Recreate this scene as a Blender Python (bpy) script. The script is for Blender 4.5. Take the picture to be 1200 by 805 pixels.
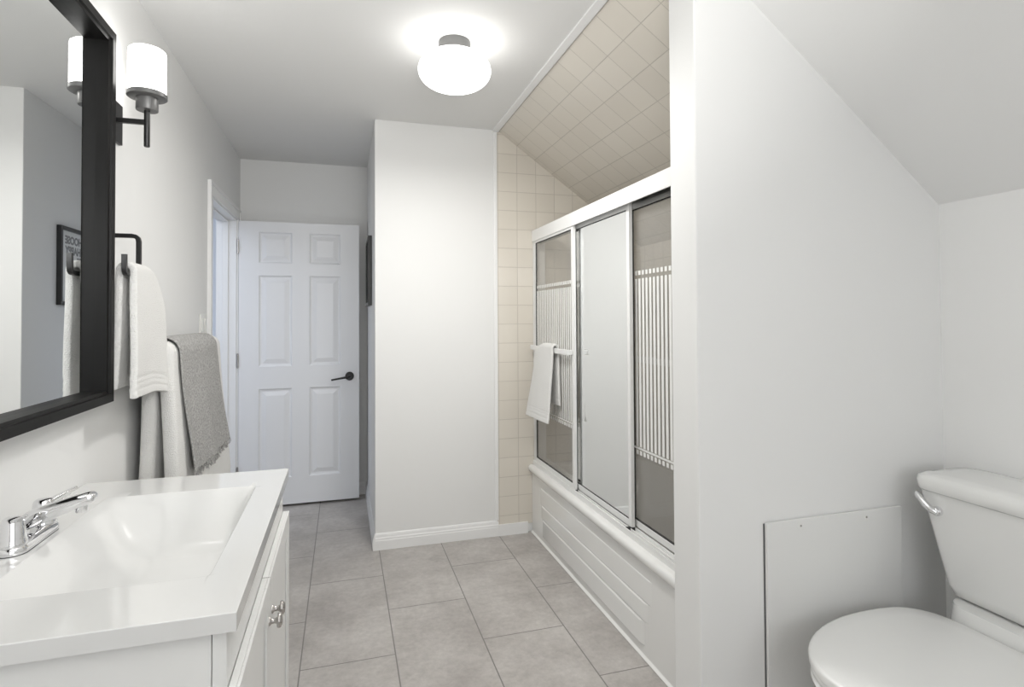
import bpy, bmesh, math, random
from mathutils import Vector, Matrix
random.seed(7)
PI = math.pi
for o in list(bpy.data.objects): bpy.data.objects.remove(o, do_unlink=True)
scn = bpy.context.scene
COL = scn.collection

# ------------------------------------------------------------------ camera
F_PX, CY, YAW, PIT, ROL, CH = 664.06, 360.47, 0.29005, 0.01790, 0.00524, 1.303
cam_d = bpy.data.cameras.new('camera')
cam = bpy.data.objects.new('camera', cam_d); COL.objects.link(cam)
cam_d.sensor_fit = 'HORIZONTAL'; cam_d.sensor_width = 36.0
cam_d.lens = F_PX / 1200 * 36.0
cam_d.shift_x = 0.0
cam_d.shift_y = (CY - 402.5) / 1200.0
cam_d.clip_start = 0.02
fw = Vector((math.sin(YAW) * math.cos(PIT), math.cos(YAW) * math.cos(PIT), math.sin(PIT)))
rt = Vector((math.cos(YAW), -math.sin(YAW), 0))
up = rt.cross(fw)
rt2 = rt * math.cos(ROL) - up * math.sin(ROL)
up2 = rt * math.sin(ROL) + up * math.cos(ROL)
m = Matrix((rt2, up2, -fw)).transposed().to_4x4()
m.translation = Vector((0, 0, CH))
cam.matrix_world = m
scn.camera = cam

# ------------------------------------------------------------------ light and exposure
vs = scn.view_settings
vs.view_transform = 'Standard'; vs.look = 'None'; vs.gamma = 1.0; vs.use_curve_mapping = False
vs.exposure = 0.38
GLOBE_E, SHADE_E = 2.7, 4.8        # what the two lamp glasses give off
REAR_FILL_E, HALL_E = 11.5, 9.5          # added fill outside the unseen rear window, and daylight in the hall
wd = bpy.data.worlds.new('world'); scn.world = wd; wd.use_nodes = True
bgn = wd.node_tree.nodes['Background']
bgn.inputs[0].default_value = (0.80, 0.88, 1.0, 1); bgn.inputs[1].default_value = 1.0

def area(name, loc, rot, sx, sy, e, col):
    l = bpy.data.lights.new(name, 'AREA'); l.shape = 'RECTANGLE'; l.size = sx; l.size_y = sy
    l.energy = e; l.color = col
    o = bpy.data.objects.new(name, l); COL.objects.link(o); o.location = loc; o.rotation_euler = rot
    return o
area('rear_fill', (0.55, -1.46, 1.45), (PI / 2, 0, 0), 1.7, 1.25, REAR_FILL_E, (1.0, 0.985, 0.96))  # fill light added behind the camera to brighten the room
area('bounced_flash', (0.25, 0.20, 1.75), Vector((-.55, .50, .80)).to_track_quat('-Z', 'Y').to_euler(), .6, .6, 20.0, (1.0, 0.99, 0.97))
area('hall_daylight', (-1.35, 3.2, 2.2), (0, 0, 0), 0.9, 0.9, HALL_E, (0.80, 0.87, 1.0))

# ------------------------------------------------------------------ dimensions (metres)
XL, XP, XK = -0.697, 0.983, 1.935          # left wall, partition end, knee wall
YR, YP, YP2, YC, YB = -1.40, 1.42, 1.553, 3.303, 4.381   # rear wall, partition faces, closet face, far wall
XC = 0.174                                  # left side of the closet
H = 2.44
AX, AS = 0.898, 0.705                       # alcove slope start, gradient
KX, KS = 0.955, 0.777                       # room slope start, gradient
XT = 1.098                                  # tub apron
XTB = 1.86                                  # tiled back wall

# ------------------------------------------------------------------ materials
def mat(name, col, rough=0.5, metal=0.0, spec=0.5, coat=0.0):
    m = bpy.data.materials.new(name); m.use_nodes = True
    b = m.node_tree.nodes['Principled BSDF']
    b.inputs['Base Color'].default_value = (*col, 1); b.inputs['Roughness'].default_value = rough
    b.inputs['Metallic'].default_value = metal
    b.inputs['Specular IOR Level'].default_value = spec
    if coat: b.inputs['Coat Weight'].default_value = coat; b.inputs['Coat Roughness'].default_value = 0.05
    return m
def nd(m, t, **kw):
    n = m.node_tree.nodes.new(t)
    for k, v in kw.items(): setattr(n, k, v)
    return n
def lk(m, a, b): m.node_tree.links.new(a, b)
def bsdf(m): return m.node_tree.nodes['Principled BSDF']
def add_bump(m, scale, strength, dist=0.002, detail=4, vec=None):
    tc = nd(m, 'ShaderNodeTexCoord'); nz = nd(m, 'ShaderNodeTexNoise'); bp = nd(m, 'ShaderNodeBump')
    nz.inputs['Scale'].default_value = scale; nz.inputs['Detail'].default_value = detail
    bp.inputs['Strength'].default_value = strength; bp.inputs['Distance'].default_value = dist
    lk(m, tc.outputs['Object'], nz.inputs['Vector']); lk(m, nz.outputs['Fac'], bp.inputs['Height'])
    lk(m, bp.outputs['Normal'], bsdf(m).inputs['Normal'])
    return nz, bp
def mottle(m, c1, c2, scale, detail=3):
    tc = nd(m, 'ShaderNodeTexCoord'); nz = nd(m, 'ShaderNodeTexNoise'); rp = nd(m, 'ShaderNodeValToRGB')
    nz.inputs['Scale'].default_value = scale; nz.inputs['Detail'].default_value = detail
    rp.color_ramp.elements[0].color = (*c1, 1); rp.color_ramp.elements[1].color = (*c2, 1)
    rp.color_ramp.elements[0].position = .3; rp.color_ramp.elements[1].position = .7
    lk(m, tc.outputs['Object'], nz.inputs['Vector']); lk(m, nz.outputs['Fac'], rp.inputs['Fac'])
    lk(m, rp.outputs['Color'], bsdf(m).inputs['Base Color'])

M = {}
M['wall'] = mat('wall_paint', (.80, .80, .79), .55); add_bump(M['wall'], 160, .12, .001)
M['ceil'] = mat('ceiling_paint', (.83, .83, .82), .75); add_bump(M['ceil'], 120, .1, .001)
M['hall'] = mat('hall_paint', (.78, .80, .84), .6)
M['trim'] = mat('trim_gloss_white', (.84, .84, .835), .32)
M['door'] = mat('door_satin_white', (.80, .805, .815), .4)
M['cab'] = mat('cabinet_white_lacquer', (.80, .80, .785), .33)
M['sink'] = mat('cultured_marble_white', (.72, .72, .71), .10, coat=.4)
M['porc'] = mat('toilet_porcelain', (.78, .78, .765), .12, coat=.5)
M['seat'] = mat('toilet_seat_plastic', (.78, .78, .765), .25)
M['tub'] = mat('tub_enamel', (.83, .83, .815), .14, coat=.4)
M['alu'] = mat('white_anodised_frame', (.82, .82, .81), .3)
M['steel'] = mat('satin_aluminium', (.62, .62, .61), .28, metal=1)
M['chrome'] = mat('chrome', (.80, .80, .81), .045, metal=1)
M['nickel'] = mat('brushed_nickel', (.50, .48, .46), .25, metal=1)
M['black'] = mat('matt_black_metal', (.012, .012, .012), .38)
M['bronze'] = mat('dark_graphite_metal', (.009, .0088, .0085), .42, spec=.14)
M['fixture'] = mat('lamp_graphite_metal', (.15, .15, .148), .4, metal=.3)
M['gasket'] = mat('black_gasket', (.01, .01, .01), .6)
M['paper'] = mat('poster_paper', (.80, .80, .79), .6)
M['ink'] = mat('poster_ink', (.27, .27, .27), .6)
M['plate'] = mat('switch_plastic', (.80, .80, .77), .35)
M['board'] = mat('painted_board', (.77, .77, .755), .45); add_bump(M['board'], 90, .08, .001)
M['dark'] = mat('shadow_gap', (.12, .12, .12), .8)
M['white_towel'] = mat('white_terry', (.84, .835, .815), .95, spec=.1)
nz, bp_ = add_bump(M['white_towel'], 300, .9, .006, 5)
M['grey_towel'] = mat('grey_terry', (.27, .265, .26), .95, spec=.1)
mottle(M['grey_towel'], (.27, .265, .26), (.58, .575, .56), 150, 5); add_bump(M['grey_towel'], 260, .9, .006, 5)

mm = mat('mirror_silver', (.86, .875, .875), .0, metal=1); M['mirror'] = mm

def glass_mat(name, tint, refl, haze):
    m = bpy.data.materials.new(name); m.use_nodes = True; nt = m.node_tree; nt.nodes.clear()
    out = nt.nodes.new('ShaderNodeOutputMaterial'); mix = nt.nodes.new('ShaderNodeMixShader')
    tr = nt.nodes.new('ShaderNodeBsdfTransparent'); gl = nt.nodes.new('ShaderNodeBsdfGlossy')
    lw = nt.nodes.new('ShaderNodeLayerWeight'); lw.inputs['Blend'].default_value = .5     # Schlick reflectance, alike from both faces
    pw = nt.nodes.new('ShaderNodeMath'); pw.operation = 'POWER'; pw.inputs[1].default_value = 5
    ml = nt.nodes.new('ShaderNodeMath'); ml.operation = 'MULTIPLY_ADD'; ml.inputs[1].default_value = .96*refl; ml.inputs[2].default_value = .04*refl
    nt.links.new(lw.outputs['Facing'], pw.inputs[0])
    tr.inputs['Color'].default_value = (*tint, 1); gl.inputs['Roughness'].default_value = 0.02
    nt.links.new(pw.outputs[0], ml.inputs[0]); nt.links.new(ml.outputs[0], mix.inputs['Fac'])
    nt.links.new(tr.outputs[0], mix.inputs[1]); nt.links.new(gl.outputs[0], mix.inputs[2])
    df = nt.nodes.new('ShaderNodeBsdfDiffuse'); df.inputs['Color'].default_value = (.8, .79, .76, 1)   # pale haze put into the colour to brighten the dark glass
    m2 = nt.nodes.new('ShaderNodeMixShader'); m2.inputs['Fac'].default_value = haze
    nt.links.new(mix.outputs[0], m2.inputs[1]); nt.links.new(df.outputs[0], m2.inputs[2])
    nt.links.new(m2.outputs[0], out.inputs['Surface'])
    return m
M['glass'] = glass_mat('shower_glass', (.97, .965, .955), 1.0, .09)
M['pane'] = glass_mat('added_window_glass', (.98, .98, .98), .6, 0.0)
M['etch'] = mat('etched_white_glass', (.80, .80, .78), .6)

def emit_mat(name, col, s):
    m = bpy.data.materials.new(name); m.use_nodes = True; b = bsdf(m)
    b.inputs['Base Color'].default_value = (.9, .9, .9, 1); b.inputs['Roughness'].default_value = .25
    b.inputs['Emission Color'].default_value = (*col, 1); b.inputs['Emission Strength'].default_value = s
    return m
M['globe'] = emit_mat('lit_opal_globe', (1.0, .985, .955), GLOBE_E)
M['shade'] = emit_mat('lit_opal_shade', (1.0, .985, .955), SHADE_E)

# floor: large grey stone-look tiles, half bond
def floor_mat():
    m = mat('grey_stone_tile', (.36, .34, .325), .42)
    tc = nd(m, 'ShaderNodeTexCoord'); sp = nd(m, 'ShaderNodeSeparateXYZ'); cb = nd(m, 'ShaderNodeCombineXYZ')
    ax = nd(m, 'ShaderNodeMath', operation='ADD'); ay = nd(m, 'ShaderNodeMath', operation='ADD')
    ax.inputs[1].default_value = 0.1534 + 0.3495 * 10
    ay.inputs[1].default_value = FLOOR_Y0
    lk(m, tc.outputs['Object'], sp.inputs[0]); lk(m, sp.outputs['X'], ax.inputs[0]); lk(m, sp.outputs['Y'], ay.inputs[0])
    lk(m, ay.outputs[0], cb.inputs['X']); lk(m, ax.outputs[0], cb.inputs['Y'])
    bk = nd(m, 'ShaderNodeTexBrick', offset=.5, offset_frequency=2, squash=1.0)
    bk.inputs['Scale'].default_value = 1.0; bk.inputs['Brick Width'].default_value = .7041
    bk.inputs['Row Height'].default_value = .3495; bk.inputs['Mortar Size'].default_value = .0026
    bk.inputs['Mortar Smooth'].default_value = .1; bk.inputs['Bias'].default_value = 0
    bk.inputs['Color1'].default_value = (.47, .47, .47, 1); bk.inputs['Color2'].default_value = (.56, .56, .56, 1)
    lk(m, cb.outputs[0], bk.inputs['Vector'])
    n1 = nd(m, 'ShaderNodeTexNoise'); n1.inputs['Scale'].default_value = 3.2; n1.inputs['Detail'].default_value = 8; n1.inputs['Roughness'].default_value = .65
    n2 = nd(m, 'ShaderNodeTexNoise'); n2.inputs['Scale'].default_value = 38; n2.inputs['Detail'].default_value = 6; n2.inputs['Roughness'].default_value = .7
    lk(m, tc.outputs['Object'], n1.inputs['Vector']); lk(m, tc.outputs['Object'], n2.inputs['Vector'])
    r1 = nd(m, 'ShaderNodeValToRGB')
    e = r1.color_ramp.elements; e[0].position = .34; e[0].color = (.37, .345, .325, 1); e[1].position = .66; e[1].color = (.53, .505, .482, 1)
    lk(m, n1.outputs['Fac'], r1.inputs['Fac'])
    r2 = nd(m, 'ShaderNodeValToRGB')
    e = r2.color_ramp.elements; e[0].position = .3; e[0].color = (.86, .86, .86, 1); e[1].position = .7; e[1].color = (1.1, 1.1, 1.1, 1)
    lk(m, n2.outputs['Fac'], r2.inputs['Fac'])
    mx = nd(m, 'ShaderNodeMixRGB', blend_type='MULTIPLY'); mx.inputs[0].default_value = 1
    lk(m, r1.outputs[0], mx.inputs[1]); lk(m, r2.outputs[0], mx.inputs[2])
    m2 = nd(m, 'ShaderNodeMixRGB', blend_type='MIX')
    lk(m, bk.outputs['Fac'], m2.inputs[0]); lk(m, mx.outputs[0], m2.inputs[1]); m2.inputs[2].default_value = (.21, .198, .185, 1)
    lk(m, m2.outputs[0], bsdf(m).inputs['Base Color'])
    bp = nd(m, 'ShaderNodeBump'); bp.invert = True; bp.inputs['Strength'].default_value = .5; bp.inputs['Distance'].default_value = .002
    lk(m, bk.outputs['Fac'], bp.inputs['Height']); lk(m, bp.outputs[0], bsdf(m).inputs['Normal'])
    return m
FLOOR_Y0 = -2.613 + .7041 * 8
M['floor'] = floor_mat()

def tile_mat(name, u, v, u0, v0, w, h):
    """small square cream wall tiles; u, v are the axes ('X','Y','Z') of the tile grid"""
    m = mat(name, (.60, .54, .46), .22)
    tc = nd(m, 'ShaderNodeTexCoord'); sp = nd(m, 'ShaderNodeSeparateXYZ'); cb = nd(m, 'ShaderNodeCombineXYZ')
    lk(m, tc.outputs['Object'], sp.inputs[0])
    au = nd(m, 'ShaderNodeMath', operation='ADD'); av = nd(m, 'ShaderNodeMath', operation='ADD')
    au.inputs[1].default_value = -u0 + 40 * w; av.inputs[1].default_value = -v0 + 40 * h
    lk(m, sp.outputs[u], au.inputs[0]); lk(m, sp.outputs[v], av.inputs[0])
    lk(m, au.outputs[0], cb.inputs['X']); lk(m, av.outputs[0], cb.inputs['Y'])
    bk = nd(m, 'ShaderNodeTexBrick', offset=0, squash=1.0)
    bk.inputs['Scale'].default_value = 1; bk.inputs['Brick Width'].default_value = w; bk.inputs['Row Height'].default_value = h
    bk.inputs['Mortar Size'].default_value = .0016; bk.inputs['Mortar Smooth'].default_value = .3
    bk.inputs['Color1'].default_value = (.73, .685, .61, 1); bk.inputs['Color2'].default_value = (.70, .655, .58, 1)
    bk.inputs['Mortar'].default_value = (.54, .50, .44, 1)
    lk(m, cb.outputs[0], bk.inputs['Vector']); lk(m, bk.outputs['Color'], bsdf(m).inputs['Base Color'])
    bp = nd(m, 'ShaderNodeBump'); bp.invert = True; bp.inputs['Strength'].default_value = .6; bp.inputs['Distance'].default_value = .002
    lk(m, bk.outputs['Fac'], bp.inputs['Height']); lk(m, bp.outputs[0], bsdf(m).inputs['Normal'])
    return m

# ------------------------------------------------------------------ mesh helpers
def B(): return bmesh.new()
def box(bm, x0, x1, y0, y1, z0, z1):
    v = [bm.verts.new(p) for p in ((x0,y0,z0),(x1,y0,z0),(x1,y1,z0),(x0,y1,z0),(x0,y0,z1),(x1,y0,z1),(x1,y1,z1),(x0,y1,z1))]
    for f in ((3,2,1,0),(4,5,6,7),(0,1,5,4),(1,2,6,5),(2,3,7,6),(3,0,4,7)): bm.faces.new([v[i] for i in f])
    return v
def prism(bm, pts, axis, a, b):
    """polygon pts extruded along axis from a to b; pts are the two other coords in xyz order"""
    def P(p, t): q = list(p); q.insert(axis, t); return q
    v0 = [bm.verts.new(P(p, a)) for p in pts]; v1 = [bm.verts.new(P(p, b)) for p in pts]
    n = len(pts)
    bm.faces.new(v0[::-1]); bm.faces.new(v1)
    for i in range(n): bm.faces.new((v0[i], v0[(i+1)%n], v1[(i+1)%n], v1[i]))
def loft(bm, rings, cap=True, closed=True):
    vs = [[bm.verts.new(p) for p in r] for r in rings]
    n = len(vs[0])
    for a, b in zip(vs[:-1], vs[1:]):
        for i in range(n if closed else n-1):
            bm.faces.new((a[i], a[(i+1)%n], b[(i+1)%n], b[i]))
    if cap: bm.faces.new(vs[0][::-1]); bm.faces.new(vs[-1])
    return vs
def frame_of(d):
    d = Vector(d).normalized(); a = Vector((0,0,1)) if abs(d.z) < .9 else Vector((1,0,0))
    u = d.cross(a).normalized(); return u, d.cross(u).normalized()
def tube(bm, pts, r, n=12, cap=True):
    pts = [Vector(p) for p in pts]; rings = []
    rs = r if isinstance(r, (list, tuple)) else [r]*len(pts)
    u = None
    for i, p in enumerate(pts):
        d = (pts[min(i+1, len(pts)-1)] - pts[max(i-1, 0)]).normalized()
        if u is None: u, w = frame_of(d)
        else:
            u = (u - d*u.dot(d)).normalized(); w = d.cross(u)
        w = d.cross(u)
        rings.append([p + (u*math.cos(2*PI*k/n) + w*math.sin(2*PI*k/n))*rs[i] for k in range(n)])
    loft(bm, rings, cap)
def lathe(bm, c, prof, n=40, ax='Z', sx=1, sy=1):
    rings = []
    for r, z in prof:
        ring = []
        for k in range(n):
            a = 2*PI*k/n; p = (r*math.cos(a)*sx, r*math.sin(a)*sy, z)
            if ax == 'X': p = (z, p[0], p[1])
            if ax == 'Y': p = (p[0], z, p[1])
            ring.append((c[0]+p[0], c[1]+p[1], c[2]+p[2]))
        rings.append(ring)
    loft(bm, rings)
def rrect(x0, x1, y0, y1, r, z, n=6):
    pts = []
    for cx, cy, a0 in ((x1-r, y1-r, 0), (x0+r, y1-r, PI/2), (x0+r, y0+r, PI), (x1-r, y0+r, 1.5*PI)):
        for k in range(n+1):
            a = a0 + PI/2*k/n; pts.append((cx + r*math.cos(a), cy + r*math.sin(a), z))
    return pts

def wloc(o):
    v = Vector((0,0,0))
    while o: v += o.location; o = o.parent
    return v
def obj(name, bm, material, parent=None, bevel=0, seg=2, smooth=None, label=None):
    bmesh.ops.recalc_face_normals(bm, faces=bm.faces)
    if parent is None:
        xs = [v.co.x for v in bm.verts]; ys = [v.co.y for v in bm.verts]; zs = [v.co.z for v in bm.verts]
        base = Vector(((min(xs)+max(xs))/2, (min(ys)+max(ys))/2, min(zs)))
    else: base = wloc(parent)
    bmesh.ops.translate(bm, verts=bm.verts, vec=-base)
    me = bpy.data.meshes.new(name); bm.to_mesh(me); bm.free()
    if smooth is not None:
        me.polygons.foreach_set('use_smooth', [True]*len(me.polygons))
        if smooth < 179: me.set_sharp_from_angle(angle=math.radians(smooth))
    mats = material if isinstance(material, list) else [material]
    for x in mats: me.materials.append(x)
    o = bpy.data.objects.new(name, me); COL.objects.link(o)
    if parent is None: o.location = base
    else: o.parent = parent
    if bevel:
        md = o.modifiers.new('bevel', 'BEVEL'); md.width = bevel; md.segments = seg; md.limit_method = 'ANGLE'; md.angle_limit = math.radians(40)
        if smooth is None:
            me.polygons.foreach_set('use_smooth', [True]*len(me.polygons)); me.set_sharp_from_angle(angle=math.radians(30))
            md.harden_normals = True
    if label: o['label'] = label
    return o
def struct(name, bm, material, **kw):
    bm2 = bm
    bmesh.ops.recalc_face_normals(bm2, faces=bm2.faces)
    me = bpy.data.meshes.new(name); bm2.to_mesh(me); bm2.free(); me.materials.append(material)
    o = bpy.data.objects.new(name, me); COL.objects.link(o); o['kind'] = 'structure'
    if kw.get('bevel'):
        md = o.modifiers.new('bevel', 'BEVEL'); md.width = kw['bevel']; md.segments = 2; md.limit_method = 'ANGLE'; md.angle_limit = math.radians(40)
    return o
def thing(name, label, cat, loc, group=None):
    o = bpy.data.objects.new(name, None); COL.objects.link(o); o.location = loc; o.empty_display_size = .05
    o['label'] = label; o['category'] = cat
    if group: o['group'] = group
    return o
def tag(o, label, cat, group=None):
    o['label'] = label; o['category'] = cat
    if group: o['group'] = group
    return o
def sub(o, lv):
    md = o.modifiers.new('subsurf', 'SUBSURF'); md.levels = lv; md.render_levels = lv; return o

# ================================================================== THE ROOM
OY0, OY1, OZ = 3.445, 4.250, 1.992          # doorway in the left wall
b = B(); box(b, -2.2, 2.3, YR - .3, YB + .9, -.06, 0); struct('floor', b, M['floor'])
b = B()                                      # left wall, around the doorway
box(b, XL-.12, XL, YR, OY0, 0, H+.1); box(b, XL-.12, XL, OY1, YB+.12, 0, H+.1); box(b, XL-.12, XL, OY0, OY1, OZ, H+.1)
struct('wall_left', b, M['wall'])
b = B(); box(b, XL, XC+.02, YB, YB+.12, 0, H+.1); struct('wall_back', b, M['wall'])
b = B(); prism(b, [(XC, YC), (2.06, YC), (2.06, YC+.10), (XC+.10, YC+.10), (XC+.10, YB+.12), (XC, YB+.12)], 2, 0, H+.1)
struct('wall_closet', b, M['wall'], bevel=.004)
b = B()                                      # partition between shower and toilet, cut to the slope
zt = lambda x: H - KS*(x-KX) + .05
prism(b, [(XP, 0), (XK+.1, 0), (XK+.1, zt(XK+.1)), (XP, zt(XP))], 1, YP, YP2)
struct('wall_partition', b, M['wall'], bevel=.004)
b = B(); box(b, XK, XK+.12, YR, YP+.05, 0, H-KS*(XK-KX)+.06); struct('wall_right', b, M['wall'])
b = B()                                      # rear wall behind the camera, with an added opening for the fill light
wx0, wx1, wz0, wz1 = -.30, 1.40, .85, 2.05
box(b, XL, wx0, YR-.12, YR, 0, H+.1); box(b, wx1, XK+.1, YR-.12, YR, 0, H+.1)
box(b, wx0, wx1, YR-.12, YR, 0, wz0); box(b, wx0, wx1, YR-.12, YR, wz1, H+.1)
struct('wall_front', b, M['wall'])
b = B(); box(b, XL-.12, KX+.02, YR-.12, YB+.12, H, H+.12); struct('ceiling', b, M['ceil'])
b = B()
prism(b, [(KX, H), (XK+.15, H-KS*(XK+.15-KX)), (XK+.15, H-KS*(XK+.15-KX)+.12), (KX, H+.12)], 1, YR-.12, YP+.06)
struct('ceiling_slope', b, M['ceil'])
# shower alcove: tiled slope, tiled end wall, tiled back wall
sl = math.atan(AS)
b = B()
L = (XTB + .08 - AX)/math.cos(sl)
box(b, 0, L, YP2-.02, YC+.02, 0, .10)
o = struct('ceiling_tiled', b, tile_mat('cream_tile_slope', 'X', 'Y', .012, 1.923, .138, .133))
o.location = (AX, 0, H); o.rotation_euler = (0, sl, 0)
b = B(); box(b, AX-.012, XTB, YC-.006, YC, .055, H-.002)
bmesh.ops.bisect_plane(b, geom=b.verts[:]+b.edges[:]+b.faces[:], plane_co=(AX, YC, H+.01), plane_no=(AS, 0, 1), clear_outer=True)
struct('wall_shower_end', b, tile_mat('cream_tile_end', 'X', 'Z', .8985, 2.300, .1215, .115))
b = B(); box(b, XTB, XTB+.1, YP2, YC, 0, H-AS*(XTB-AX)+.03)
struct('wall_shower_back', b, tile_mat('cream_tile_back', 'Y', 'Z', 1.6, 2.307, .1095, .1075))
b = B(); box(b, XT+.02, XTB, YP2, YP2+.006, .3, H-AS*(XTB-AX)+.02)
struct('wall_shower_near', b, tile_mat('cream_tile_near', 'X', 'Z', .8985, 2.307, .1095, .1075))
# white strips where the plaster turns into tile
b = B(); box(b, 0, .036, YP2-.02, YC, -.007, 0.02); o = struct('trim_1', b, M['trim'], bevel=.004); o.location = (AX-.030, 0, H); o.rotation_euler = (0, .22, 0)
b = B(); box(b, AX-.026, AX-.004, YC-.010, YC, .09, H-.01); struct('trim_2', b, M['trim'], bevel=.004)
# baseboards: stepped profile
def bb_prof(d):                              # (out, up)
    return [(0, 0), (d, 0), (d, .052), (d*.86, .056), (d*.86, .064), (d*.62, .070), (d*.5, .083), (d*.25, .090), (0, .091)]
b = B(); prism(b, [(YC-.014*p[0]/.014, p[1]) for p in bb_prof(.014)], 0, XC, AX-.005)
box(b, AX-.005, 1.076, YC-.017, YC-.006, 0, .066)
struct('baseboard_closet', b, M['trim'])
b = B(); prism(b, [(XC-p[0], p[1]) for p in bb_prof(.014)], 1, YC-.014, YB); struct('baseboard_side', b, M['trim'])
b = B(); prism(b, [(YB-p[0], p[1]) for p in bb_prof(.014)], 0, XL, XC-.013); struct('baseboard_back', b, M['trim'])
b = B(); prism(b, [(XL+p[0], p[1]) for p in bb_prof(.014)], 1, 1.9, OY0-.075); struct('baseboard_left', b, M['trim'])
# doorway: jambs, stops and casing
b = B()
box(b, XL-.125, XL+.001, OY0-.001, OY0+.016, 0, OZ); box(b, XL-.125, XL+.001, OY1-.016, OY1+.001, 0, OZ); box(b, XL-.125, XL+.001, OY0, OY1, OZ-.016, OZ+.001)
box(b, XL-.085, XL-.048, OY0+.016, OY0+.027, 0, OZ-.016); box(b, XL-.085, XL-.048, OY1-.027, OY1-.016, 0, OZ-.016); box(b, XL-.085, XL-.048, OY0+.016, OY1-.016, OZ-.027, OZ-.016)
struct('trim_3', b, M['trim'], bevel=.002)
cw = .066
b = B()
for (y0, y1, z0, z1) in ((OY0-cw+.018, OY0+.006, 0, OZ+cw-.018), (OY1-.006, OY1+cw-.018, 0, OZ+cw-.018), (OY0+.006, OY1-.006, OZ-.006, OZ+cw-.018)):
    box(b, XL, XL+.012, y0, y1, z0, z1)
box(b, XL, XL+.018, OY0-cw, OY0-cw+.018, 0, OZ+cw); box(b, XL, XL+.018, OY0-cw+.018, OY1+cw, OZ+cw-.018, OZ+cw); box(b, XL, XL+.018, OY1+cw-.018, OY1+cw, 0, OZ+cw-.018)
struct('trim_4', b, M['trim'])
# the hall seen through the doorway
b = B()
box(b, -2.1, -2.0, 2.4, 5.2, 0, H+.1); box(b, -2.1, XL-.12, 2.3, 2.4, 0, H+.1); box(b, -2.1, XL-.12, 5.2, 5.3, 0, H+.1)
struct('wall_hall', b, M['hall'])
b = B(); box(b, -2.1, XL-.12, 2.3, 5.3, H, H+.1); struct('ceiling_hall', b, M['ceil'])
# rear window, unseen, added to let the fill light in
b = B()
fx = ((wx0, wx0+.05), (wx1-.05, wx1), ((wx0+wx1)/2-.025, (wx0+wx1)/2+.025))
for x0, x1 in fx: box(b, x0, x1, YR-.09, YR-.04, wz0, wz1)
for z0, z1 in ((wz0, wz0+.05), (wz1-.05, wz1)):
    for x0, x1 in ((wx0+.05, (wx0+wx1)/2-.025), ((wx0+wx1)/2+.025, wx1-.05)): box(b, x0, x1, YR-.09, YR-.04, z0, z1)
wo = struct('added_window_1', b, M['trim'])
b = B(); box(b, wx0+.05, wx1-.05, YR-.068, YR-.062, wz0+.05, wz1-.05); obj('added_window_pane', b, M['pane'], wo)

# ================================================================== DOOR (open, against the far wall)
DX0, DX1, DY, DT, DZ0, DZ1 = -.682, .112, 4.236, .035, .018, 1.977
def door_leaf():
    panels = []
    for x0, x1 in ((-.556, -.340), (-.226, -.016)):
        for z0, z1 in ((1.690, 1.905), (.975, 1.605), (.203, .822)): panels.append((x0, x1, z0, z1))
    prof = [(0, 0), (.010, .0105), (.020, .0120), (.050, .0025)]
    xs = {DX0, DX1}; zs = {DZ0, DZ1}
    for x0, x1, z0, z1 in panels:
        for d, h in prof: xs |= {round(x0+d, 5), round(x1-d, 5)}; zs |= {round(z0+d, 5), round(z1-d, 5)}
    xs = sorted(xs); zs = sorted(zs)
    def dep(x, z):
        for x0, x1, z0, z1 in panels:
            d = min(x-x0, x1-x, z-z0, z1-z)
            if d >= -1e-6:
                for (a, ha), (c, hc) in zip(prof[:-1], prof[1:]):
                    if d <= c: return ha + (hc-ha)*max(0, d-a)/(c-a)
                return prof[-1][1]
        return 0
    b = B()
    for side in (0, 1):
        g = [[b.verts.new((x, DY + dep(x, z) if side == 0 else DY+DT-dep(x, z), z)) for z in zs] for x in xs]
        for i in range(len(xs)-1):
            for j in range(len(zs)-1):
                q = (g[i][j], g[i+1][j], g[i+1][j+1], g[i][j+1])
                # split along the mitre so the corners of the moulding are crisp
                h = [abs((v.co.y - (DY if side == 0 else DY+DT))) for v in q]
                if abs(h[0]-h[2]) > 1e-6 and abs(h[1]-h[3]) < 1e-6: b.faces.new((q[0], q[1], q[2])); b.faces.new((q[0], q[2], q[3]))
                elif abs(h[1]-h[3]) > 1e-6 and abs(h[0]-h[2]) < 1e-6: b.faces.new((q[0], q[1], q[3])); b.faces.new((q[1], q[2], q[3]))
                else: b.faces.new(q)
        if side == 0: g0 = g
    def strip(A, C):
        for i in range(len(A)-1): b.faces.new((A[i], A[i+1], C[i+1], C[i]))
    strip(g0[0], g[0]); strip(g0[-1], g[-1]); strip([c[0] for c in g0], [c[0] for c in g]); strip([c[-1] for c in g0], [c[-1] for c in g])
    return b
bmd = door_leaf(); bmesh.ops.recalc_face_normals(bmd, faces=bmd.faces)
me = bpy.data.meshes.new('door_1'); bmesh.ops.translate(bmd, verts=bmd.verts, vec=(-DX0, -DY, 0)); bmd.to_mesh(me); bmd.free()
me.materials.append(M['door'])
door = bpy.data.objects.new('door_1', me); COL.objects.link(door); door.location = (DX0, DY, 0); door['kind'] = 'structure'
tag(door, 'white six-panel door standing open against the far wall', 'door')
hx, hz = .046, .892
b = B(); lathe(b, (hx, DY, hz), [(.003, -.013), (.027, -.013), (.0305, -.010), (.0305, 0), (.003, 0)], 32, 'Y')
h = obj('rosette', b, M['black'], door, smooth=40)
b = B(); tube(b, [(hx, DY-.008, hz), (hx, DY-.042, hz), (hx-.006, DY-.052, hz-.001), (hx-.02, DY-.055, hz-.003), (hx-.125, DY-.055, hz-.020)], [.010, .010, .0095, .008, .006], 14)
obj('door_handle', b, M['black'], h, smooth=50)
b = B(); lathe(b, (hx, DY+DT, hz), [(.003, 0), (.0305, 0), (.0305, .010), (.027, .013), (.003, .013)], 32, 'Y')
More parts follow.
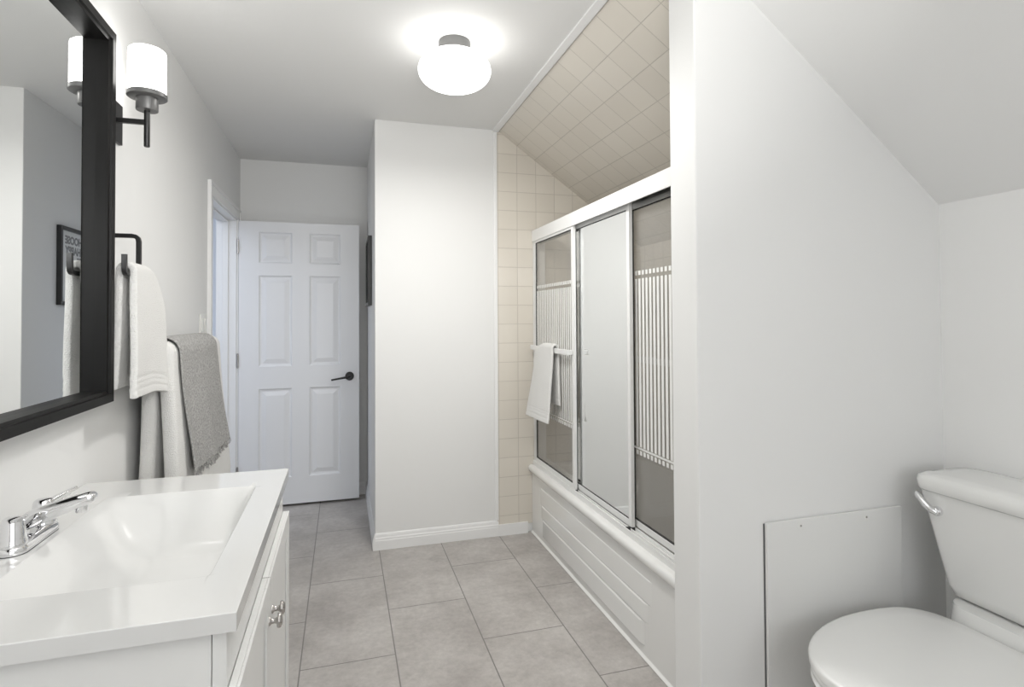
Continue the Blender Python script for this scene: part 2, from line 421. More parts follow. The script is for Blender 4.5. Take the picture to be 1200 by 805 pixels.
tube(b, [(hx, DY+DT+.01, hz), (hx, DY+DT+.040, hz), (hx-.02, DY+DT+.047, hz), (hx-.115, DY+DT+.047, hz)], .008, 12)
obj('door_handle', b, M['black'], door, smooth=50)
b = B(); box(b, DX1-.0005, DX1+.0016, DY+.006, DY+.029, hz-.028, hz+.028); obj('latch_plate', b, M['black'], door)
for hz_ in (1.80, 1.02, .25):
    b = B(); tube(b, [(DX0-.004, DY-.006, hz_-.045), (DX0-.004, DY-.006, hz_+.045)], .0065, 10)
    tube(b, [(DX0-.004, DY-.006, hz_-.050), (DX0-.004, DY-.006, hz_-.045)], .005, 10); tube(b, [(DX0-.004, DY-.006, hz_+.045), (DX0-.004, DY-.006, hz_+.050)], .005, 10)
    box(b, DX0-.012, DX0-.004, DY-.001, DY+.001, hz_-.043, hz_+.043)
    obj('hinge', b, M['nickel'], door, smooth=40)

# ================================================================== SWITCH PLATE
t = thing('switch_plate', 'white light switch plate on the left wall beside the doorway', 'light switch', (XL, 3.27, 1.27))
b = B(); box(b, XL, XL+.006, 3.205, 3.340, 1.215, 1.331); obj('plate', b, M['plate'], t, bevel=.002)
for yy in (3.240, 3.300):
    b = B(); prism(b, [(XL+.006, 1.240), (XL+.0085, 1.240), (XL+.011, 1.306), (XL+.006, 1.306)], 1, yy-.016, yy+.016); obj('rocker', b, M['plate'], t, bevel=.001)

# ================================================================== CEILING LIGHT
GX, GY = .441, 2.285
t = thing('ceiling_light', 'round opal glass ceiling light with grey metal base, lit', 'ceiling light', (GX, GY, H))
b = B(); lathe(b, (GX, GY, H), [(.002, 0), (.064, 0), (.066, -.004), (.066, -.040), (.060, -.043), (.052, -.052), (.002, -.052)], 48); obj('canopy', b, M['fixture'], t, smooth=35)
b = B()
prof = []
for k in range(25):
    a = PI/2 - PI*k/24; r = math.copysign(abs(math.cos(a))**.94, 1)*.149; z = math.copysign(abs(math.sin(a))**.95, math.sin(a))*.079
    prof.append((max(r, .002), z))
lathe(b, (GX, GY, H-.120), prof, 56); obj('globe', b, M['globe'], t, smooth=180)
l = bpy.data.lights.new('globe_lamp', 'AREA'); l.shape = 'DISK'; l.size = .24; l.energy = 10.5; l.color = (1.0, .985, .955)
lo = bpy.data.objects.new('globe_lamp', l); COL.objects.link(lo); lo.location = (GX, GY, H-.206)

# ================================================================== MIRROR
MY0, MY1, MZ0, MZ1, MD, MFW = .850, 1.905, 1.068, 2.137, .062, .033
t = thing('wall_mirror', 'large rectangular wall mirror in a deep black metal frame over the vanity', 'mirror', (XL, (MY0+MY1)/2, MZ0))
b = B()
for (y0, y1, z0, z1) in ((MY0, MY0+.012, MZ0, MZ1), (MY1-.012, MY1, MZ0, MZ1), (MY0+.012, MY1-.012, MZ0, MZ0+.012), (MY0+.012, MY1-.012, MZ1-.012, MZ1)):
    box(b, XL+.001, XL+MD-.006, y0, y1, z0, z1)
# moulded face: mitred bars with a shallow inner step
outer = [(MY0, MZ0), (MY1, MZ0), (MY1, MZ1), (MY0, MZ1)]
def inset(d): return [(MY0+d, MZ0+d), (MY1-d, MZ0+d), (MY1-d, MZ1-d), (MY0+d, MZ1-d)]
levels = [(0, XL+MD-.006), (0, XL+MD), (MFW-.010, XL+MD), (MFW-.008, XL+MD-.006), (MFW, XL+MD-.008), (MFW, XL+.008), (.012, XL+.008), (0, XL+MD-.006)]
rings = [[(x, y, z) for y, z in inset(d)] for d, x in levels]
vs_ = [[b.verts.new(p) for p in r] for r in rings[:-1]]; vs_.append(vs_[0])
for A, C in zip(vs_[:-1], vs_[1:]):
    for i in range(4): b.faces.new((A[i], A[(i+1)%4], C[(i+1)%4], C[i]))
obj('frame', b, M['bronze'], t)
b = B(); prism(b, [(-.686, MY0+.014), (-.682, MY0+.014), (-.673, MY1-.014), (-.677, MY1-.014)], 2, MZ0+.014, MZ1-.014); obj('mirror_glass', b, M['mirror'], t)

# ================================================================== SCONCE
SY, SX = 2.037, -.594
t = thing('wall_sconce', 'wall sconce with lit white glass cylinder and black arm beside the mirror', 'wall lamp', (XL, SY, 1.93))
b = B(); box(b, XL, XL+.011, SY-.078, SY+.080, 1.868, 1.996); obj('backplate', b, M['black'], t, bevel=.002)
b = B(); box(b, XL+.011, SX, SY-.007, SY+.007, 1.919, 1.934); obj('arm', b, M['black'], t, bevel=.0015)
b = B(); lathe(b, (SX, SY, 0), [(.001, 1.849), (.0075, 1.849), (.0085, 1.851), (.0085, 1.983), (.001, 1.983)], 20); obj('stem', b, M['black'], t, smooth=40)
b = B(); lathe(b, (SX, SY, 0), [(.001, 1.964), (.030, 1.964), (.031, 1.966), (.031, 2.002), (.0535, 2.004), (.056, 2.006), (.056, 2.018), (.0535, 2.020), (.001, 2.020)], 40); obj('cup', b, M['fixture'], t, smooth=35)
b = B(); lathe(b, (SX, SY, 0), [(.002, 2.0205), (.0505, 2.0205), (.0525, 2.024), (.0525, 2.145), (.051, 2.153), (.0465, 2.157), (.002, 2.1575)], 48); obj('lamp_shade', b, M['shade'], t, smooth=50)

# ================================================================== VANITY
VY0, VY1, VZ = .986, 1.880, .843
VX = -.160
t = thing('vanity_cabinet', 'white two-door vanity cabinet under the white sink top', 'cabinet', ((XL+VX)/2, (VY0+VY1)/2, 0))
bx0, bx1, by0, by1 = XL+.004, -.176, VY0+.012, VY1-.012
b = B(); box(b, bx0, bx1-.022, by0, by0+.016, .0, VZ-.0315); box(b, bx0, bx1-.022, by1-.016, by1, 0, VZ-.0315)
box(b, bx0, bx1-.02, by0+.016, by1-.016, .09, .106); box(b, bx0, bx0+.006, by0+.016, by1-.016, .106, VZ-.0315)
box(b, bx1-.09, bx1-.074, by0+.016, by1-.016, 0, .09)
obj('body', b, M['cab'], t, bevel=.0015)
b = B()
for y0, y1, z0, z1 in ((by0, by0+.045, 0, VZ-.0315), (by1-.045, by1, 0, VZ-.0315), (by0+.045, by1-.045, .700, VZ-.0315), (by0+.045, by1-.045, .09, .135)):
    box(b, bx1-.021, bx1, y0, y1, z0, z1)
obj('face_frame', b, M['cab'], t, bevel=.0012)
DXF = -.157
for y0, y1, ky in ((by0+.004, 1.398, 1.372), (1.402, by1-.004, 1.428)):
    z0, z1 = .110, .718
    b = B()
    # shaker style: slab with a raised border
    box(b, bx1+.001, DXF-.006, y0, y1, z0, z1)
    for a0, a1, c0, c1 in ((y0, y0+.055, z0, z1), (y1-.055, y1, z0, z1), (y0+.055, y1-.055, z0, z0+.055), (y0+.055, y1-.055, z1-.055, z1)):
        box(b, DXF-.006, DXF, a0, a1, c0, c1)
    d = obj('door', b, M['cab'], t, bevel=.0015)
    b = B(); lathe(b, (DXF, ky, .632), [(.001, 0), (.0095, 0), (.0095, .002), (.006, .005), (.0052, .012), (.007, .016), (.0145, .0175), (.0160, .0205), (.0150, .0245), (.010, .0275), (.001, .0285)], 28, 'X')
    obj('knob', b, M['nickel'], d, smooth=50)

# sink top: slab with an integral sloped basin
def sink_top():
    b = B()
    BX0, BX1, BY0, BY1, D = -.585, -.229, 1.140, 1.712, .118
    def sm(t): t = max(0, min(1, t)); return t*t*(3-2*t)
    def depth(x, y):
        if x <= BX0 or x >= BX1 or y <= BY0 or y >= BY1: return 0
        u = min(1, (x-BX0)/.150); v = min(1, (BX1-x)/.060); p = min(1, (y-BY0)/.07); q = min(1, (BY1-y)/.155)
        def sh(s, k):      # ramp with a crisp lip and a rounded foot
            return 1-(1-s)**k
        return D*sh(u, 1.7)*sh(v, 2.0)*sh(p, 2.0)*sh(q, 1.8)
    def axis(a, b_, c, d_, n):
        s = [a + (c-a)*i/4 for i in range(4)] + [c, c+.0015] + [c + .003 + (d_-c-.006)*i/n for i in range(n+1)] + [d_-.0015, d_] + [d_ + (b_-d_)*(i+1)/4 for i in range(4)]
        return sorted(set(round(v, 6) for v in s))
    xs = axis(XL+.002, VX, BX0, BX1, 64); ys = axis(VY0, VY1, BY0, BY1, 90)
    top = [[b.verts.new((x, y, VZ - depth(x, y))) for y in ys] for x in xs]
    for i in range(len(xs)-1):
        for j in range(len(ys)-1): b.faces.new((top[i][j], top[i+1][j], top[i+1][j+1], top[i][j+1]))
    th = .030
    per = [top[i][0] for i in range(len(xs))] + [top[-1][j] for j in range(1, len(ys))] + [top[i][-1] for i in range(len(xs)-2, -1, -1)] + [top[0][j] for j in range(len(ys)-2, 0, -1)]
    low = [b.verts.new((v.co.x, v.co.y, VZ-th)) for v in per]
    n = len(per)
    for i in range(n): b.faces.new((per[i], per[(i+1)%n], low[(i+1)%n], low[i]))
    return b
so = obj('sink_top', sink_top(), M['sink'], None, bevel=.003, seg=3)
tag(so, 'glossy white vanity top with a moulded rectangular basin', 'sink')
b = B(); lathe(b, (-.405, 1.40, VZ-.1185), [(.001, .0005), (.022, .0005), (.023, .002), (.019, .003), (.017, .0015), (.001, .0015)], 32); obj('drain', b, M['chrome'], so, smooth=40)

# ================================================================== FAUCET
FX, FY, FZ = -.626, 1.425, VZ
t = thing('faucet', 'chrome two-handle faucet on the back of the sink top', 'faucet', (FX, FY, FZ))
def stadium(cx, cy, hl, r, z, n=14):
    pts = []
    for k in range(n+1): a = PI*k/n; pts.append((cx + r*math.cos(a), cy + hl + r*math.sin(a), z))
    for k in range(n+1): a = PI + PI*k/n; pts.append((cx + r*math.cos(a), cy - hl + r*math.sin(a), z))
    return pts
b = B(); loft(b, [stadium(FX, FY, .060, .026, FZ), stadium(FX, FY, .060, .0275, FZ+.003), stadium(FX, FY, .060, .0265, FZ+.012), stadium(FX, FY, .059, .0225, FZ+.017), stadium(FX, FY, .058, .016, FZ+.0195)])
obj('base', b, M['chrome'], t, smooth=60)
b = B(); loft(b, [stadium(FX, FY, .060, .0268, FZ-.0002), stadium(FX, FY, .060, .0268, FZ+.0012)]); obj('gasket', b, M['gasket'], t)
for s, lx, ly in ((-1, .62, -.70), (1, .80, .55)):
    hy = FY + s*.060
    b = B(); lathe(b, (FX, hy, FZ), [(.001, .016), (.0245, .016), (.0250, .020), (.0235, .024), (.0225, .030), (.0185, .063), (.0165, .068), (.012, .0705), (.001, .071)], 36)
    hd = obj('handle', b, M['chrome'], t, smooth=45)
    b = B(); d = Vector((lx, ly, 0)).normalized(); n_ = Vector((-d.y, d.x, 0)); c0 = Vector((FX, hy, FZ+.062))
    rings = []
    for s_, w, zz, th in ((.010, .0090, .000, .0090), (.020, .0085, .006, .0065), (.040, .0072, .014, .0045), (.056, .0060, .020, .0035), (.060, .0040, .0215, .003)):
        p = c0 + d*s_ + Vector((0, 0, zz)); rings.append([p+n_*w+Vector((0,0,th/2)), p-n_*w+Vector((0,0,th/2)), p-n_*w-Vector((0,0,th/2)), p+n_*w-Vector((0,0,th/2))])
    loft(b, rings); obj('lever', b, M['chrome'], hd, bevel=.0012)
b = B(); rings = []
for x, z, w, hgt in ((FX-.024, .016, .0165, .006), (FX-.022, .032, .0175, .020), (FX-.002, .044, .018, .038), (FX+.022, .053, .018, .038), (FX+.052, .063, .0175, .034), (FX+.084, .074, .0170, .029), (FX+.106, .080, .0165, .026), (FX+.115, .081, .0150, .021), (FX+.119, .081, .011, .012)):
    ring = []
    for k in range(20):
        a = 2*PI*k/20; ca, sa = math.cos(a), math.sin(a)
        ring.append((x, FY + w*math.copysign(abs(ca)**.6, ca), FZ + z + hgt*.5*math.copysign(abs(sa)**.7, sa)))
    rings.append(ring)
loft(b, rings); obj('spout', b, M['chrome'], t, smooth=60)
b = B(); lathe(b, (FX+.094, FY, FZ), [(.001, .052), (.0105, .052), (.0118, .054), (.0118, .072), (.001, .072)], 28); obj('aerator', b, M['chrome'], t, smooth=40)

# ================================================================== TOWELS
def drape(name, bx, bz, y0, y1, side, zf, zb, r, ff, fb, thick, spread=(0, 0), rip=.004, ph=0, nf=5, hem=(), shoulder=0, material=None, seed=0, nv=26, zskew=0, parent=None):
    """cloth hung over a bar along y at (bx, bz). side=+1: its front falls on the +x side.
       zf / zb: hem heights of front and back; ff / fb: how far the falls lean out by their hems"""
    rnd = random.Random(seed)
    prof = []                                 # (dx, z, front?, s)
    nb = 44
    for k in range(nb+1):
        s = 1 - k/nb; prof.append((-r - fb*s**1.3, bz + (zb-bz)*s, -1, s))
    for k in range(1, 10):
        a = PI - PI*k/10; prof.append((r*math.cos(a), bz + r*math.sin(a), 0, 0))
    nfr = 60
    for k in range(nfr+1):
        s = k/nfr; prof.append((r + ff*s**1.3, bz + (zf-bz)*s, 1, s))
    b = B(); g = []
    p1, p2 = rnd.uniform(0, 6), rnd.uniform(0, 6)
    for dx, z, fr, s in prof:
        row = []
        for j in range(nv+1):
            v = j/nv; e = abs(2*v-1)
            y = y0 + (y1-y0)*v + (spread[0]*(1-v) + spread[1]*v)*s*(1 if fr >= 0 else .6)
            w = rip*(s**.8)*(math.sin(v*nf*2 + ph + p1) + .5*math.sin(v*nf*4.7 + p2)) + rip*.25*math.sin(s*7 + v*5 + p2)
            bulge = 0
            for hz, hw, hd in hem:            # woven bands near the hem
                if fr != 0 and abs(abs(z - (zf if fr > 0 else zb)) - hz) < hw: bulge = hd
            zz = z - shoulder*max(0, v-.45)**2*(1-s*.75) + (zskew*(v-.5)*s if fr > 0 else 0)
            sgn = fr if fr else (1 if dx > 0 else -1)
            row.append(b.verts.new((bx + side*(dx + w + sgn*bulge), y, zz)))
        g.append(row)
    for i in range(len(g)-1):
        for j in range(nv): b.faces.new((g[i][j], g[i][j+1], g[i+1][j+1], g[i+1][j]))
    o = obj(name, b, material, parent, smooth=180)
    md = o.modifiers.new('solid', 'SOLIDIFY'); md.thickness = thick; md.offset = 0
    sub(o, 2)
    return o
HEM = ((.026, .0045, -.0020), (.046, .0035, -.0016), (.060, .0035, -.0016))
# ring and hand towel by the mirror
RX, RY0, RY1, RZ = -.606, 1.890, 2.010, 1.438
t = thing('towel_ring', 'open square black metal towel ring on the wall right of the mirror', 'towel holder', (XL, RY1, 1.56))
b = B(); box(b, XL, XL+.008, RY1-.024, RY1+.024, 1.538, 1.586); obj('mount_plate', b, M['black'], t, bevel=.002)
b = B()
def sqbar(bm, pts, w):
    pts = [Vector(p) for p in pts]; rings = []
    for i, p in enumerate(pts):
        d0 = (p - pts[i-1]).normalized() if i else (pts[1]-p).normalized()
        d1 = (pts[i+1]-p).normalized() if i < len(pts)-1 else d0
        d = (d0+d1).normalized(); 
        if i == 0: u, w_ = frame_of(d)
        else: u = (u - d*u.dot(d)).normalized(); w_ = d.cross(u)
        k = 1/max(.5, d.dot(d1))
        rings.append([p + (u*a + w_*c)*w*.5 for a, c in ((1,1),(-1,1),(-1,-1),(1,-1))])
    loft(bm, rings)
def arc(p, q, r_, n=4):
    return [p.lerp(q, k/n) for k in range(n+1)]
zt_ = 1.562
path = [(XL+.006, RY1, zt_), (RX-.018, RY1, zt_), (RX-.008, RY1, zt_-.002), (RX-.002, RY1, zt_-.008), (RX, RY1, zt_-.018), (RX, RY1, RZ+.016), (RX, RY1-.003, RZ+.006), (RX, RY1-.009, RZ), (RX, RY1-.018, RZ), (RX, RY0+.016, RZ), (RX, RY0+.007, RZ+.002), (RX, RY0+.002, RZ+.007), (RX, RY0, RZ+.016), (RX, RY0-.001, RZ+.055)]
sqbar(b, path, .0125); obj('ring', b, M['black'], t, smooth=35)
tw = drape('hand_towel', RX-.004, RZ+.010, 1.915, 2.200, 1, 1.070, 1.098, .018, .002, .014, .021, (-.004, .06), .004, 1.0, 3, HEM, .42, M['white_towel'], 3, zskew=0)
tag(tw, 'white hand towel hanging from the black ring beside the mirror', 'towel')
# bar with bath towel and grey towel
BZ, BXB = 1.178, -.606
t = thing('towel_bar', 'black towel bar on the left wall hidden under bath towels', 'towel holder', (XL, 2.7, BZ))
b = B(); tube(b, [(BXB, 2.18, BZ), (BXB, 3.015, BZ)], .008, 14); obj('bar', b, M['black'], t, smooth=50)
for yy in (2.195, 3.0):
    b = B(); tube(b, [(XL, yy, BZ), (XL+.006, yy, BZ), (XL+.0061, yy, BZ), (BXB+.006, yy, BZ)], [.022, .022, .009, .009], 18); obj('post', b, M['black'], t, smooth=40)
tw = drape('bath_towel', BXB, BZ+.004, 2.205, 2.985, 1, .52, .50, .025, .038, .012, .048, (0, .05), .007, .4, 5, ((.05, .012, -.004),), .0, M['white_towel'], 5)
tag(tw, 'large white bath towel hanging on the bar below the switch plate', 'towel')
tw = drape('grey_towel', BXB, BZ+.008, 2.255, 2.850, 1, .745, .80, .055, .040, .012, .008, (.045, .07), .006, .4, 5, (), .0, M['grey_towel'], 9, nv=34)
tag(tw, 'grey fringed towel laid over the white bath towel', 'towel')
b = B(); rnd = random.Random(4)
for i in range(90):
    v = i/89; y = 2.302 + v*(2.918-2.302); w = .006*(math.sin(v*10+.4+random.Random(9).uniform(0, 6)))
    x = BXB + .055 + .040 + w + rnd.uniform(-.004, .004)
    tube(b, [(x, y, .752), (x+rnd.uniform(-.003, .004), y+rnd.uniform(-.004, .004), .737), (x+rnd.uniform(-.006, .008), y+rnd.uniform(-.008, .008), .722+rnd.uniform(-.006, .004))], .0018, 5)
f_ = obj('fringe', b, M['grey_towel'], tw)

# ================================================================== PICTURE on the closet side
PY0, PY1, PZ0, PZ1 = 3.630, 4.020, 1.386, 1.822
t = thing('picture_frame', 'black framed print with a grey slogan, hung beside the open door', 'picture', (XC, (PY0+PY1)/2, PZ0))
b = B(); fw_ = .020
for y0, y1, z0, z1 in ((PY0, PY0+fw_, PZ0, PZ1), (PY1-fw_, PY1, PZ0, PZ1), (PY0+fw_, PY1-fw_, PZ0, PZ0+fw_), (PY0+fw_, PY1-fw_, PZ1-fw_, PZ1)):
    box(b, XC-.024, XC-.001, y0, y1, z0, z1)
obj('frame', b, M['black'], t, bevel=.001)
b = B(); box(b, XC-.008, XC-.002, PY0+fw_, PY1-fw_, PZ0+fw_, PZ1-fw_); pr = obj('print', b, M['paper'], t)
def lettering(txt, size, yleft, ztop, x, parent, off=.0):
    cu = bpy.data.curves.new('lettering', 'FONT'); cu.body = txt; cu.size = size; cu.extrude = .0004; cu.offset = off; cu.space_line = .96; cu.space_character = 1.0
    tmp = bpy.data.objects.new('tmp', cu); COL.objects.link(tmp)
    dg = bpy.context.evaluated_depsgraph_get(); me = bpy.data.meshes.new_from_object(tmp.evaluated_get(dg))
    bpy.data.objects.remove(tmp, do_unlink=True)
    # text runs towards -y (read facing +x), up is +z
    bs = wloc(parent)
    for v in me.vertices:
        tx, ty, tz = v.co; v.co = Vector((x - tz, yleft - tx, ztop + ty)) - bs
    me.materials.clear(); me.materials.append(M['ink'])
    o = bpy.data.objects.new('lettering', me); COL.objects.link(o); o.parent = parent
    return o
lettering('CHOOSE\nA HAPPY\nLIFE.', .060, PY1-.070, 1.733, XC-.0085, pr, .0028)

# ================================================================== BATHTUB
TZ = .412
TY0, TY1 = YP2+.006, YC-.006
t = thing('bathtub', 'white built-in bathtub with a ribbed front below the sliding glass doors', 'bathtub', ((XT+XTB)/2, (TY0+TY1)/2, 0))
b = B()
def tub_ring(d, z, r): return rrect(XT-.008+d[0], XTB-d[1], TY0+d[2], TY1-d[2], r, z, 8)
rings = [rrect(XT+.002, XTB-.012, TY0, TY1, .004, TZ-.052, 8), rrect(XT-.012, XTB-.012, TY0, TY1, .004, TZ-.040, 8), rrect(XT-.018, XTB-.012, TY0, TY1, .006, TZ-.022, 8), rrect(XT-.014, XTB-.012, TY0, TY1, .008, TZ-.007, 8), rrect(XT-.002, XTB-.013, TY0+.001, TY1-.001, .010, TZ, 8),
         tub_ring((.105, .05, .075), TZ, .09), tub_ring((.118, .06, .090), TZ-.010, .10), tub_ring((.150, .09, .15), TZ-.25, .12), tub_ring((.20, .13, .22), TZ-.33, .12), tub_ring((.26, .2, .30), TZ-.345, .10)]
vs_ = loft(b, rings, cap=False); b.faces.new(vs_[-1])
obj('basin', b, M['tub'], t, smooth=50)
# apron: recessed field with two long raised steps
b = B()
prof = [(XT-.002, 0), (XT-.002, .004), (XT+.004, .008), (XT+.008, .012), (XT+.008, .10), (XT+.008, TZ-.05)]
prof += [(XT+.05, TZ-.05), (XT+.05, 0)]
prism(b, [(p[0], p[1]) for p in prof], 1, TY0, TY1)
obj('apron', b, M['tub'], t, bevel=.004)
# stepped raised panel: each lower board stands a little further out, ends slanted
for i, (z0, z1, out, ya, yb_) in enumerate(((.045, .140, .010, 1.98, 3.08), (.140, .215, .0065, 1.95, 3.10), (.215, .310, .003, 1.92, 3.12))):
    b = B()
    v = [b.verts.new(p) for p in ((XT+.009, ya-.03, z0), (XT+.009, yb_+.03, z0), (XT+.009, yb_+.03, z1), (XT+.009, ya-.03, z1), (XT+.008-out, ya, z0+.004), (XT+.008-out, yb_, z0+.004), (XT+.008-out, yb_, z1-.003), (XT+.008-out, ya, z1-.003))]
    for f in ((3,2,1,0),(4,5,6,7),(0,1,5,4),(1,2,6,5),(2,3,7,6),(3,0,4,7)): b.faces.new([v[i_] for i_ in f])
    obj('raised_panel', b, M['tub'], t, bevel=.003)

# ================================================================== SLIDING SHOWER DOORS
t = thing('shower_door', 'white framed sliding shower doors with striped and mirrored panels on the tub', 'shower door', (1.15, 2.4, TZ))
HZ0, HZ1 = 1.765, 1.836
EY0, EY1 = YP2+.006, YC-.008
b = B(); box(b, 1.112, 1.118, EY0, EY1, HZ0+.002, HZ1); box(b, 1.118, 1.200, EY0, EY1, HZ1-.006, HZ1); box(b, 1.194, 1.200, EY0, EY1, HZ0+.015, HZ1-.006)
obj('header_rail', b, M['alu'], t, bevel=.002)
b = B(); box(b, 1.136, 1.140, EY0, EY1, HZ0+.012, HZ1-.006); box(b, 1.160, 1.164, EY0, EY1, HZ0-.012, HZ1-.006); obj('track_divider', b, M['steel'], t)
b = B(); box(b, 1.112, 1.200, EY0, EY1, TZ+.0005, TZ+.007); box(b, 1.112, 1.117, EY0, EY1, TZ+.007, TZ+.026); box(b, 1.137, 1.141, EY0, EY1, TZ+.007, TZ+.020); box(b, 1.161, 1.165, EY0, EY1, TZ+.007, TZ+.020); box(b, 1.194, 1.200, EY0, EY1, TZ+.007, TZ+.030)
obj('bottom_track', b, M['alu'], t, bevel=.001)
b = B(); box(b, 1.118, 1.194, EY1-.016, EY1, TZ+.007, HZ0+.03); obj('wall_jamb', b, M['alu'], t, bevel=.0015)
b = B(); box(b, 1.118, 1.194, EY0, EY0+.016, TZ+.007, HZ0+.03); obj('wall_jamb', b, M['alu'], t, bevel=.0015)
def panel(xc, y0, y1, sa, sb, glass, stripes, thick=.016):
    z0, z1 = TZ+.022, HZ0+.03
    b = B()
    x0, x1 = xc-thick/2, xc+thick/2
    box(b, x0, x1, y0, y0+sa, z0, z1); box(b, x0, x1, y1-sb, y1, z0, z1)
    box(b, x0, x1, y0+sa, y1-sb, z0, z0+.026); box(b, x0, x1, y0+sa, y1-sb, z1-.040, z1)
    p = obj('sliding_panel', b, M['alu'], t, bevel=.0012)
    b = B(); box(b, xc-.0025, xc+.0025, y0+sa-.002, y1-sb+.002, z0+.024, z1-.038)
    obj('mirror_pane' if glass == 'mirror' else 'glass_pane', b, M[glass], p)
    b = B(); g_ = .0035; a0, a1, c0, c1 = y0+sa, y1-sb, z0+.026, z1-.040
    for q in ((a0, a0+g_, c0, c1), (a1-g_, a1, c0, c1), (a0+g_, a1-g_, c0, c0+g_), (a0+g_, a1-g_, c1-g_, c1)): box(b, xc-.0045, xc+.0045, *q)
    obj('gasket', b, M['gasket'], p)
    if stripes:
        b = B(); pitch = .0285; n = int((a1-a0-.01)/pitch); off = (a1-a0-n*pitch)/2
        for k in range(n):
            yy = a0 + off + (k+.5)*pitch
            for w0, w1 in ((.768, 1.462), (.735, .753), (1.477, 1.495)): box(b, xc-.0036, xc-.0026, yy-.0082, yy+.0082, w0, w1)
        box(b, xc-.0036, xc-.0026, a0+.004, a1-.004, .757, .7655)
        obj('etched_stripes', b, M['etch'], p)
    return p
pA = panel(1.126, 2.662, 3.270, .024, .020, 'glass', True)
pB = panel(1.1505, 2.118, 2.716, .024, .020, 'mirror', False)
pC = panel(1.176, EY0+.018, 2.172, .022, .022, 'glass', True)
def towel_rail(xg, side, y0, y1, z, par):
    b = B(); xb = xg + side*.034
    for yy in (y0+.012, y1-.012): box(b, min(xg+side*.008, xb), max(xg+side*.008, xb), yy-.010, yy+.010, z-.012, z+.012)
    box(b, xb-.005, xb+.005, y0, y1, z-.014, z+.014)
    obj('towel_rail', b, M['alu'], par, bevel=.003)
towel_rail(1.126, -1, 2.668, 3.262, 1.125, pA)
towel_rail(1.176, 1, EY0+.022, 2.165, 1.125, pC)
b = B()
for y in (2.664, 2.120): box(b, 1.118, 1.136 if y > 2.5 else 1.158, y-.003, y+.016, TZ+.008, TZ+.021)
obj('guide', b, M['gasket'], t)
tw = drape('hand_towel', 1.092, 1.139, 2.850, 3.130, -1, .740, .830, .0165, .045, -.004, .014, (-.03, .06), .004, 2.0, 3, HEM, .12, M['white_towel'], 12)
tag(tw, 'small white towel hanging on the rail of the shower door', 'towel')

# ================================================================== ACCESS PANEL on the partition
t = thing('access_panel', 'plain white board fixed low on the wall beside the toilet', 'panel', (1.468, YP, 0))
b = B(); box(b, 1.206, 1.730, YP-.013, YP-.003, .012, .688); obj('board', b, M['board'], t, bevel=.0015)
b = B(); box(b, 1.203, 1.728, YP-.003, YP, .014, .684); obj('gap_shade', b, M['dark'], t)  # dark sheet that paints the shade in the gap around the board
for x, z in ((1.330, .668), (1.585, .668), (1.245, .16), (1.69, .16)):
    b = B(); lathe(b, (x, YP-.013, z), [(.0005, -.001), (.0028, -.001), (.0034, 0), (.0005, 0)], 12, 'Y'); obj('screw', b, M['nickel'], t, label='small grey screw head')

# ================================================================== TOILET
TCY = 1.100
t = thing('toilet', 'white close-coupled toilet with its lid down against the right wall', 'toilet', (1.5, TCY, 0))
def tank_ring(x0, x1, hw, r, z): return rrect(x0, x1, TCY-hw, TCY+hw, r, z, 8)
b = B(); loft(b, [tank_ring(1.765, 1.905, .150, .03, .462), tank_ring(1.748, 1.910, .174, .03, .470), tank_ring(1.738, 1.912, .184, .03, .499), tank_ring(1.720, 1.914, .210, .03, .64), tank_ring(1.704, 1.916, .237, .03, .772)])
tank = obj('tank', b, M['porc'], t, smooth=50)
b = B(); loft(b, [tank_ring(1.698, 1.922, .240, .04, .772), tank_ring(1.692, 1.926, .245, .045, .777), tank_ring(1.690, 1.928, .247, .045, .802), tank_ring(1.695, 1.926, .244, .045, .813), tank_ring(1.708, 1.918, .232, .045, .819), tank_ring(1.745, 1.90, .20, .05, .822)])
obj('tank_lid', b, M['porc'], t, smooth=60)
ly = TCY+.172
b = B(); lathe(b, (1.708, ly, .718), [(.001, .004), (.013, .004), (.0145, 0), (.0145, -.008), (.011, -.014), (.001, -.016)], 24, 'X'); lv = obj('lever_hub', b, M['chrome'], tank, smooth=45)
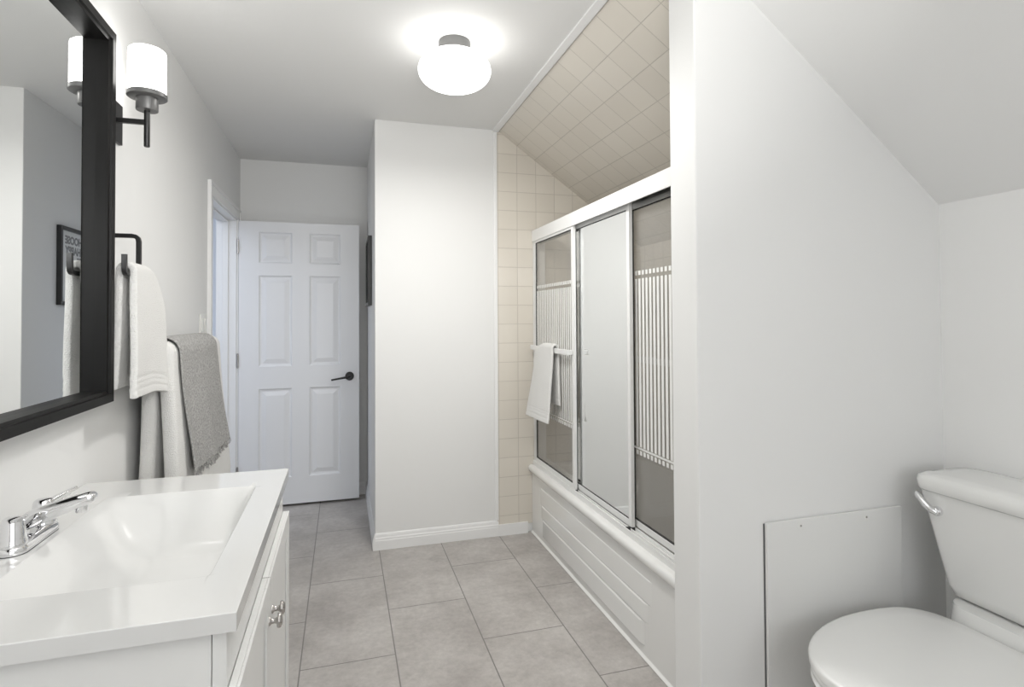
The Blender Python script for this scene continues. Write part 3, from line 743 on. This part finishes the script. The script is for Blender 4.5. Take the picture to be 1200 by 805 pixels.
b = B(); tube(b, [(1.694, ly-.004, .716), (1.688, ly+.006, .722), (1.685, ly+.022, .735), (1.684, ly+.044, .756), (1.685, ly+.051, .763)], [.007, .0105, .0105, .0085, .004], 14); obj('flush_lever', b, M['chrome'], lv, smooth=60)
def egg(xt, xb, hw, z, n=56, sq=3.4):
    xc = xb - (xb-xt)*.38; pts = []
    for k in range(n):
        a = 2*PI*k/n; ca, sa = math.cos(a), math.sin(a)
        if ca > 0: x = xc + (xb-xc)*abs(ca)**(2/sq); y = hw*math.copysign(abs(sa)**(2/sq), sa)
        else: x = xc - (xc-xt)*abs(ca); y = hw*math.copysign(abs(sa)**.96, sa)
        pts.append((x, TCY+y, z))
    return pts
b = B(); loft(b, [egg(1.33, 1.86, .125, 0), egg(1.335, 1.855, .120, .02), egg(1.36, 1.84, .108, .10), egg(1.32, 1.80, .130, .20), egg(1.22, 1.74, .180, .30), egg(1.140, 1.70, .212, .36), egg(1.122, 1.69, .218, .378), egg(1.128, 1.685, .214, .383)])
obj('bowl', b, M['porc'], t, smooth=60)
b = B(); loft(b, [rrect(1.64, 1.90, TCY-.10, TCY+.10, .04, .25, 8), rrect(1.68, 1.905, TCY-.145, TCY+.145, .05, .34, 8), rrect(1.695, 1.905, TCY-.158, TCY+.158, .05, .41, 8), rrect(1.702, 1.90, TCY-.153, TCY+.153, .05, .4615, 8)])
obj('deck', b, M['porc'], t, smooth=50)
b = B(); loft(b, [egg(1.132, 1.680, .222, .384), egg(1.128, 1.682, .227, .388), egg(1.128, 1.682, .227, .398), egg(1.131, 1.680, .224, .402)]); obj('seat', b, M['seat'], t, smooth=50)
b = B(); loft(b, [egg(1.130, 1.686, .226, .4045), egg(1.124, 1.690, .231, .407), egg(1.123, 1.690, .232, .422), egg(1.126, 1.688, .230, .427), egg(1.134, 1.682, .224, .4295), egg(1.17, 1.64, .18, .4315), egg(1.32, 1.55, .07, .433)]); obj('seat_lid', b, M['seat'], t, smooth=60)
for s in (-1, 1):
    b = B(); tube(b, [(1.692, TCY+s*.075-.02, .399), (1.692, TCY+s*.075+.02, .399)], .007, 14); obj('seat_hinge', b, M['seat'], t, smooth=50)
